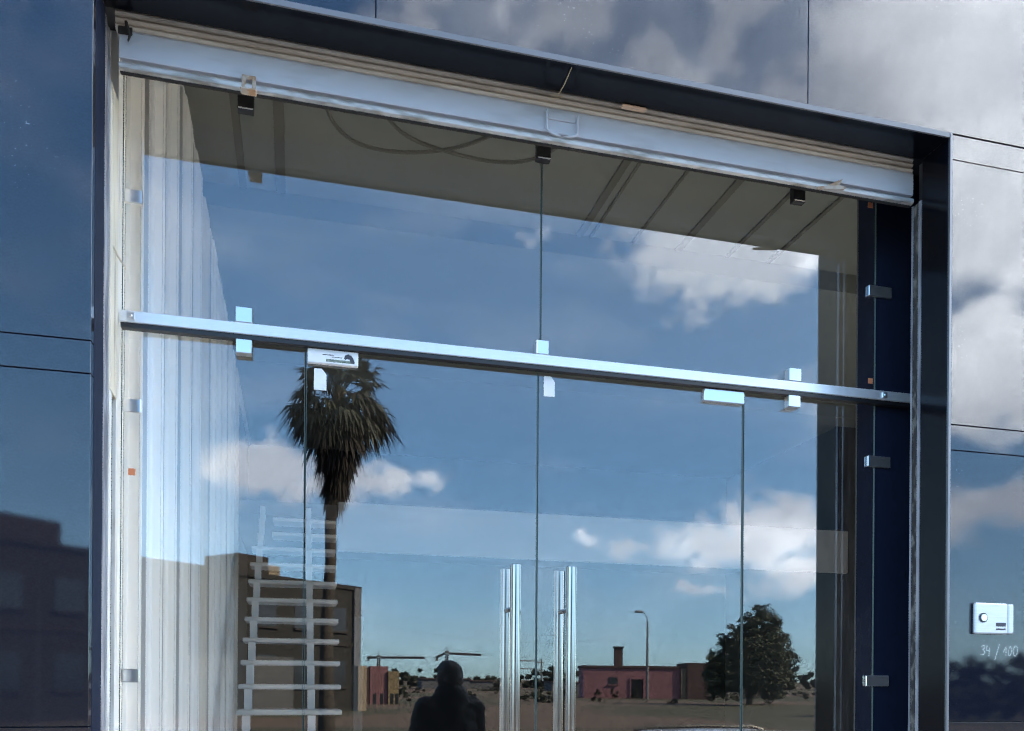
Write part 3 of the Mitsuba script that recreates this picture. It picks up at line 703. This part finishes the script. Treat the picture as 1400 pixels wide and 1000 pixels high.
H = thing("pink_house", "low dull pink flat roofed house with a chimney and a dark door", "house")
put(H + "__wall", on_house(box(0, HL, -7, 0, -.3, 3.1)), "dull_pink")
rf = put(H + "__roof", on_house(box(-.15, HL + .15, -7.1, .15, 3.101, 3.35)), "brick_dark")
put(rf + "__chimney", on_house(box(3.6, 4.5, -1.6, -.7, 3.351, 5.35)), "brick_dark")
put(rf + "__chimney", on_house(box(3.5, 4.6, -1.7, -.6, 5.351, 5.55)), "roof_brown")
dr_ = put(H + "__door", on_house(box(5.35, 6.7, .001, .06, -.25, 1.85)), "window_dark")
put(dr_ + "__frame", on_house(cat_([box(5.2, 5.349, .001, .1, -.25, 1.99), box(6.701, 6.85, .001, .1, -.25, 1.99), box(5.35, 6.7, .001, .1, 1.852, 1.99)])), "dull_pink")
wd = put(H + "__window", on_house(box(2.85, 3.85, .001, .05, 1.25, 2.05)), "window_dark")
put(wd + "__sill", on_house(box(2.75, 3.95, .001, .14, 1.14, 1.249)), "dull_pink")
put(H + "__sunlit_end_strip", on_house(box(HL - .35, HL + .25, .002, .25, -.3, 3.1)), "tan_render")  # tan strip put in for the bright sunlit end of the house
put(H + "__annexe", on_house(box(HL + .3, HL + 2.6, -6, .4, -.3, 3.75)), "brick_dark")
for i in range(3):
    x = 0.6 + i * .9
    rng = np.random.default_rng(60 + i)
    c = (h0 + hl * (1.2 + 2.2 * i) + hn * .9)
    sh = thing("small_shrub", "small dark shrub at the foot of the pink house wall " + ("at its left corner", "below its window", "beside its dark door")[i], "shrub", "shrubs along the pink house")
    put(sh + "__foliage", crown([(c[0], c[1], .2, .7, .5, .55)], 260, .16, rng), "hedge_dark")
    put(sh + "__stem", tube([(c[0], c[1], -.3), (c[0], c[1], .3)], [.05, .03], 6), "trunk_bark")

# street lamp, overhead wires
L = thing("street_lamp", "tall dark street lamp standing in front of the low pink house", "street lamp")
lx, ly = 36.1, -80.7
put(L + "__pole", tube([(lx, ly, -.3), (lx, ly, 8.0)], [.16, .10], 12), "lamp_steel", smooth=40)
put(L + "__arm", tube([(lx, ly, 7.95), (lx - .08, ly, 8.5), (lx - .4, ly, 8.9), (lx - .75, ly - .1, 9.05)], .05, 8), "lamp_steel", smooth=40)
put(L + "__lamp_head", cat_([rbox(lx - 1.35, lx - .6, ly - .35, ly + .15, 8.92, 9.16, .06)]), "lamp_steel")
W = thing("overhead_wire", "thin sagging overhead wires between the block and the street lamp", "wire")
for z0, z1 in ((5.6, 7.9), (4.9, 7.3)):
    a, b = np.array([3.4, -47.6, z0]), np.array([lx, ly, z1])
    put(W + "__cable", tube([lerp(a, b, t) - np.array([0, 0, 4 * 1.5 * t * (1 - t)]) for t in np.linspace(0, 1, 24)], .012, 4, cap=False), "lamp_steel")
W2 = thing("pole_stub", "short utility pole carrying the wires behind the right door handle", "pole")


# tower cranes
def crane(label, x, y, h, jib, cjib, ax, luff=False):
    k = thing("tower_crane", label, "crane", "tower cranes on the horizon")
    labels[k].pop("group")
    d = np.array([ax[0], ax[1], 0.0]); d /= np.linalg.norm(d)
    o = np.array([x, y, 0.0])

    def truss(a, b, w, n):
        a, b = np.asarray(a, float), np.asarray(b, float)
        t = (b - a) / np.linalg.norm(b - a)
        s = np.cross(t, [0, 0, 1.0] if abs(t[2]) < .9 else [1.0, 0, 0]); s /= np.linalg.norm(s); v = np.cross(t, s)
        cs = [s * w + v * w, s * w - v * w, -s * w - v * w, -s * w + v * w]
        ms = [tube([a + c, b + c], .5, 4) for c in cs]
        for i in range(n):
            p, q = lerp(a, b, i / n), lerp(a, b, (i + 1) / n)
            for j in range(4):
                ms.append(tube([p + cs[j], q + cs[(j + 1) % 4]], .22, 3))
        return cat_(ms)
    put(k + "__mast", truss(o + [0, 0, -.3], o + [0, 0, h], .8, 12), "crane_steel")
    put(k + "__jib", truss(o + d * 1.7 + [0, 0, h + .2], o + d * jib + [0, 0, h + (.2 if not luff else -.8)], .5, 22), "crane_steel")
    put(k + "__counter_jib", truss(o - d * 1.7 + [0, 0, h + .2], o - d * cjib + [0, 0, h + (.2 if not luff else -3.5)], .5, 6), "crane_steel")
    put(k + "__cab", box(x - 1.4, x + 1.4, y - 1.4, y + 1.4, h + .3, h + 2.4), "crane_steel")
    put(k + "__counterweight", box(*(sorted((o[0] - d[0] * cjib, o[0] - d[0] * cjib + 2))), o[1] - d[1] * cjib - 1, o[1] - d[1] * cjib + 1, h - 2.6 - (3.5 if luff else 0), h - .5 - (3.2 if luff else 0)), "crane_steel")
    put(k + "__tie", cat_([tube([o + [0, 0, h + 5.5], o + d * jib * .62 + [0, 0, h + .6]], .12, 3), tube([o + [0, 0, h + 5.5], o - d * cjib + [0, 0, h + .4 - (3.5 if luff else 0)]], .12, 3), tube([o + [0, 0, h + 2], o + [0, 0, h + 6]], .35, 4)]), "crane_steel")


crane("left tower crane far off beyond the pink and yellow shed", 65.5, -702.6, 18.4, 38, 9.5, (.97, .25))
crane("right tower crane far off behind the person in black", 120.5, -688.6, 22.2, 29, 9.5, (.97, .25), True)

# far line of trees and walls
rng = np.random.default_rng(77)
V = []
bl = []
for i in range(260):
    t = i / 259
    x, y = -60 + 420 * t, -205 + 85 * t + rng.uniform(-10, 10)
    hh = rng.uniform(2.4, 3.9) * (1 + .22 * math.sin(i * .37))
    bl.append((x, y, hh * .30, 2.6, 2.6, hh * .72))
k = put("far_trees", crown(bl, 90000, .62, rng), "hedge_dark"); labels[k] = {"kind": "stuff", "label": "dark far off line of trees on the horizon", "category": "trees"}
bl = []
for i in range(120):
    x = rng.uniform(-5, 75); y = -rng.uniform(60, 125)
    if 28 < x < 46 and -90 < y < -70: continue
    r = rng.uniform(.4, 1.5)
    bl.append((x, y, -.1, r, r, rng.uniform(.3, .8)))
k = put("scrub", crown(bl, 16000, .16, rng), "hedge_dark"); labels[k] = {"kind": "stuff", "label": "low dark scrub scattered over the bare ground of the empty lot", "category": "scrub"}
for i, (x, y, w, h) in enumerate(((22, -150, 9, 1.4), (30, -152, 6, 1.1), (46, -148, 7, 1.3))):
    hs = thing("far_shed", ("pale low shed far off, left of the person in black", "pale low shed far off, hidden partly by the person in black", "pale low shed far off beside the door handles")[i], "shed")
    put(hs + "__wall", box(x, x + w, y - 5, y, -.3, h), "pale_column")
    put(hs + "__roof", box(x - .3, x + w + .3, y - 5.3, y + .3, h + .001, h + .2), "brick_dark")

# ------------------------------------------------------------------ people
def figure(J, bones, refine=.025, smooth=6):
    """J: joint -> (x, y, z, r); bones: pairs hulled into one continuous surface"""
    ms = []
    for a, b in bones:
        pts = []
        for k in (a, b):
            x, y, z, r = J[k]
            s = trimesh.creation.icosphere(2, r)
            pts.append(s.vertices + [x, y, z])
        ms.append(m3.Manifold.hull_points(np.vstack(pts)))
    m = ms[0]
    for q in ms[1:]: m = m + q
    m = m.refine_to_length(refine).to_mesh()
    t = trimesh.Trimesh(m.vert_properties[:, :3], m.tri_verts, process=True)
    trimesh.smoothing.filter_taubin(t, iterations=smooth)
    return t


def person(label, x, y, ang, h, jacket, arms, head_tilt=0.0, extra=None):
    """arms: for each side the elbow and hand positions (local: x right, y forward, z up)"""
    k = thing("person", label, "person")
    s = h / 1.72
    L_ = {"head": (0, .02, 1.615, .088), "chin": (0, .065 + head_tilt, 1.555, .058), "crown": (0, -.01, 1.64, .090), "neck": (0, -.01, 1.46, .060), "chest": (0, -.005, 1.30, .125),
          "shl": (-.165, -.015, 1.385, .062), "shr": (.165, -.015, 1.385, .062), "chl": (-.085, 0, 1.25, .12), "chr": (.085, 0, 1.25, .12), "wal": (-.075, 0, 1.06, .105), "war": (.075, 0, 1.06, .105),
          "hil": (-.09, 0, .92, .11), "hir": (.09, 0, .92, .11), "knl": (-.10, .015, .50, .062), "knr": (.10, .02, .50, .062), "anl": (-.11, -.02, .09, .043), "anr": (.11, -.01, .09, .043),
          "tol": (-.125, .13, .035, .032), "tor": (.125, .14, .035, .032), "nose": (0, .105 + head_tilt, 1.60, .016), "brow": (0, .075, 1.635, .045)}
    for sd, (el, hd) in zip("lr", arms):
        L_["el" + sd] = (*el, .046); L_["wr" + sd] = (*lerp(el, hd, .86), .030); L_["pa" + sd] = (*hd, .034)
    sc = {a: (v[0] * s, v[1] * s, v[2] * s, v[3] * s) for a, v in L_.items()}
    bones = [("head", "crown"), ("head", "chin"), ("head", "neck"), ("brow", "nose"), ("neck", "chest"), ("chest", "shl"), ("chest", "shr"), ("chl", "chr"), ("chl", "chest"), ("chr", "chest"), ("chl", "wal"), ("chr", "war"), ("wal", "war"),
             ("wal", "hil"), ("war", "hir"), ("hil", "hir"), ("hil", "knl"), ("hir", "knr"), ("knl", "anl"), ("knr", "anr"), ("anl", "tol"), ("anr", "tor"), ("shl", "ell"), ("shr", "elr"), ("ell", "wrl"), ("elr", "wrr"), ("wrl", "pal"), ("wrr", "par")]
    # hands: four unequal fingers and a thumb on each
    for sd, sg, (el, hd) in zip("lr", (-1, 1), arms):
        el, hd = np.array(el) * s, np.array(hd) * s
        d = (hd - el) / np.linalg.norm(hd - el)
        inw = np.array([-sg, 0.25, 0.0]) if hd[2] > 1.2 else np.array([0, 1.0, 0])
        inw = inw - d * np.dot(inw, d); inw /= np.linalg.norm(inw)
        acr = np.cross(d, inw)
        for i, ln in enumerate((.070, .080, .074, .058)):
            b0 = hd + d * .028 + acr * (.024 - .016 * i)
            b1 = b0 + d * ln * .5 + inw * ln * .15
            b2 = b1 + d * ln * .25 + inw * ln * .45
            for j, (bb, rr) in enumerate(((b0, .0105), (b1, .0095), (b2, .008))): sc[f"f{sd}{i}{j}"] = (*bb, rr)
            bones += [("pa" + sd, f"f{sd}{i}0"), (f"f{sd}{i}0", f"f{sd}{i}1"), (f"f{sd}{i}1", f"f{sd}{i}2")]
        t0 = hd - d * .01 + acr * .03 + inw * .01; t1 = t0 + acr * .025 + d * .02 + inw * .015; t2 = t1 + d * .028 + inw * .012
        for j, (bb, rr) in enumerate(((t0, .013), (t1, .011), (t2, .009))): sc[f"t{sd}{j}"] = (*bb, rr)
        bones += [(f"t{sd}0", f"t{sd}1"), (f"t{sd}1", f"t{sd}2"), ("pa" + sd, f"t{sd}0")]
    c, sn = math.cos(ang), math.sin(ang)

    def place(m):
        v = m.vertices
        m.vertices = np.c_[x + c * v[:, 0] - sn * v[:, 1], y + sn * v[:, 0] + c * v[:, 1], v[:, 2] - .01]
        return m
    put(k + "__body", place(figure(sc, bones, .014, 4)), "skin", smooth=True)

    def grown(names, dr_):
        return {a: (*sc[a][:3], sc[a][3] + dr_) for a in names}
    tops = ["neck", "chest", "shl", "shr", "chl", "chr", "wal", "war", "hil", "hir", "ell", "elr", "wrl", "wrr"]
    J = grown(tops, .020); J["neck"] = (sc["neck"][0], sc["neck"][1] - .02, sc["neck"][2] + .004, sc["neck"][3] + .068)
    J["shl"] = (sc["shl"][0] * 1.12, *sc["shl"][1:3], .088); J["shr"] = (sc["shr"][0] * 1.12, *sc["shr"][1:3], .088)
    J["ell"] = (*J["ell"][:3], .078); J["elr"] = (*J["elr"][:3], .078)
    jm = figure(J, [("neck", "chest"), ("chest", "shl"), ("chest", "shr"), ("chl", "chr"), ("chl", "chest"), ("chr", "chest"), ("chl", "wal"), ("chr", "war"), ("wal", "war"), ("wal", "hil"), ("war", "hir"), ("hil", "hir"), ("shl", "ell"), ("shr", "elr"), ("ell", "wrl"), ("elr", "wrr")], .02, 5)
    jm.vertices += (meshkit.fbm(jm.vertices * 16.0, 4, 5)[:, None] - .5) * .045 * jm.vertex_normals
    jk = put(k + "__jacket", place(jm), jacket, smooth=True)
    J = grown(["hil", "hir", "knl", "knr", "anl", "anr"], .014)
    put(k + "__trousers", place(figure(J, [("hil", "hir"), ("hil", "knl"), ("hir", "knr"), ("knl", "anl"), ("knr", "anr")], .03, 5)), "dark_jeans", smooth=True)
    for sd in "lr":
        J = grown(["an" + sd, "to" + sd], .012)
        put(k + "__shoe", place(figure(J, [("an" + sd, "to" + sd)], .02, 3)), "shoe_leather", smooth=True)
    J = {"a": (0, -.02 * s, 1.648 * s, .098 * s), "b": (0, -.045 * s, 1.60 * s, .085 * s), "c": (0, .03 * s, 1.675 * s, .078 * s), "l": (-.05 * s, -.02 * s, 1.60 * s, .055 * s), "r": (.05 * s, -.02 * s, 1.60 * s, .055 * s)}
    hm = figure(J, [("a", "b"), ("a", "c"), ("b", "l"), ("b", "r"), ("a", "l"), ("a", "r")], .015, 3)
    hm.vertices += (meshkit.fbm(hm.vertices * 40.0, 3, 8)[:, None] - .5) * .016 * hm.vertex_normals
    put(k + "__hair", place(hm), "dark_hair", smooth=True)
    for sg in (-1, 1):
        e = trimesh.creation.icosphere(2, 1.0); e.vertices = e.vertices * np.array([.012, .022, .032]) * s + np.array([sg * .088, .0, 1.60]) * s
        put(k + "__ear", place(e), "skin", smooth=True)
        e = trimesh.creation.icosphere(2, .0125 * s); e.vertices += np.array([sg * .034, .098 + head_tilt * .6, 1.625]) * s
        put(k + "__eye", place(e), "label_white", smooth=True)
        e = trimesh.creation.icosphere(2, .0062 * s); e.vertices += np.array([sg * .034, .108 + head_tilt * .6, 1.624]) * s
        put(k + "__pupil", place(e), "dark_hair", smooth=True)
    e = trimesh.creation.icosphere(2, 1.0); e.vertices = e.vertices * np.array([.026, .008, .007]) * s + np.array([0, .119 + head_tilt, 1.555]) * s
    put(k + "__mouth", place(e), "brick_dark", smooth=True)
    if extra: extra(k, place, s)
    return k


def stripes(k, place, s):
    a = [tube([(xx * s, (.155 - .25 * xx * xx) * s, (1.20 + .03 * xx) * s) for xx in np.linspace(-.06, .12, 8)], .006, 6)]
    put(k + "__jacket_stripe", place(cat_(a)), "jacket_stripe")


person("person in a black jacket with dark hair mirrored in the left door beside the handles", 1.06, -2.98, math.pi - .2, 1.625, "black_jacket",
       [((-.245, .06, 1.10), (-.17, .24, .98)), ((.25, .05, 1.10), (.20, .25, 1.00))], 0.0, stripes)
# ------------------------------------------------------------------ parked car (side on, beyond the pavement)
C_ = thing("parked_car", "silver blue car parked along the kerb, only its roof mirrored in the right door", "car")
cx, cy, g = 4.0, -4.75, -0.296


def cpl(m):
    m.vertices = np.asarray(m.vertices) * [1, 1, .93] + [cx, cy, g]
    return m


body = [(-2.1, .28), (-2.12, .55), (-2.0, .74), (-1.2, .88), (-.95, .92), (1.45, .95), (1.95, .86), (2.02, .6), (1.98, .28), (1.55, .22), (-1.6, .22)]
bm = trimesh.creation.extrude_polygon(Polygon(body).buffer(-.04).buffer(.04), 1.70, engine="earcut").subdivide_to_size(.2)
v = bm.vertices.copy(); v = np.c_[v[:, 0], v[:, 2] - .85, v[:, 1]]
v[:, 1] *= 1 - .10 * np.clip((np.abs(v[:, 0]) - 1.3) / .8, 0, 1) ** 2 - .06 * np.clip((v[:, 2] - .6) / .4, 0, 1)
bm = trimesh.Trimesh(v, bm.faces, process=True); bm.fix_normals()
put(C_ + "__body", cpl(bm), "car_paint", smooth=35)


def cabin(pts, w0, w1, z0, z1, inset=0):
    m = trimesh.creation.extrude_polygon(Polygon(pts), 1.0, engine="earcut").subdivide_to_size(.15)
    v = m.vertices.copy(); t = np.clip((v[:, 1] - z0) / (z1 - z0), 0, 1)
    v = np.c_[v[:, 0], (v[:, 2] - .5) * (w0 + (w1 - w0) * t), v[:, 1]]
    m = trimesh.Trimesh(v, m.faces, process=True); m.fix_normals()
    return m


gl = [(-1.12, .90), (-.52, 1.355), (.95, 1.355), (1.50, .93)]
put(C_ + "__window", cpl(cabin(gl, 1.54, 1.20, .9, 1.4)), "car_glass", smooth=20)
rfp = [(-.62, 1.357), (-.45, 1.395), (.1, 1.42), (.6, 1.415), (.92, 1.39), (1.06, 1.357)]
put(C_ + "__roof", cpl(cabin(rfp, 1.24, 1.10, 1.357, 1.42)), "car_paint", smooth=40)
for sy in (-1, 1):
    w_ = []
    for q in ([(-1.10, .93), (-.56, 1.36)], [(.20, .93), (.18, 1.36)], [(.98, 1.36), (1.46, .95)]):
        a, b = [np.array([p[0], sy * (.775 - .17 * (p[1] - .9) / .5), p[1]]) for p in q]
        w_.append(tube([a, b], .032, 8))
    put(C_ + "__pillar", cpl(cat_(w_)), "car_black", smooth=40)
    put(C_ + "__roof_rail", cpl(tube([(-.55, sy * .58, 1.40), (-.4, sy * .58, 1.428), (.3, sy * .58, 1.44), (.85, sy * .58, 1.425), (.98, sy * .58, 1.385)], .02, 8)), "car_black", smooth=40)
    put(C_ + "__mirror", cpl(trimesh.Trimesh(rbox(-.98, -.82, *sorted((sy * .84, sy * .99)), .92, 1.05, .03).vertices, rbox(-.98, -.82, *sorted((sy * .84, sy * .99)), .92, 1.05, .03).faces)), "car_paint")
    put(C_ + "__headlight", cpl(rbox(-2.125, -1.93, *sorted((sy * .45, sy * .72)), .60, .70, .02)), "lamp_glass")
    put(C_ + "__tail_light", cpl(rbox(1.90, 2.03, *sorted((sy * .5, sy * .74)), .66, .80, .02)), "tail_red")
    for wx in (-1.32, 1.28):
        M = trimesh.transformations.translation_matrix((wx, sy * .76, .315)) @ trimesh.transformations.rotation_matrix(math.pi / 2, (1, 0, 0))
        wk = put(C_ + "__wheel", cpl(trimesh.creation.annulus(.19, .315, .20, sections=32, transform=M)), "tyre_rubber", smooth=40)
        put(wk + "__rim", cpl(trimesh.creation.cylinder(.188, .17, sections=24, transform=M)), "wheel_alloy", smooth=40)
# pole stub: carries a cross arm, seen between the handles
put(W2 + "__post", tube([(58.0, -196, -.3), (58.0, -196, 6.8)], [.3, .22], 8), "lamp_steel")
put(W2 + "__cross_arm", cat_([box(50.5, 58.5, -196.1, -195.9, 5.9, 6.2), box(50.5, 58.2, -196.1, -195.9, 4.0, 4.25)]), "lamp_steel")
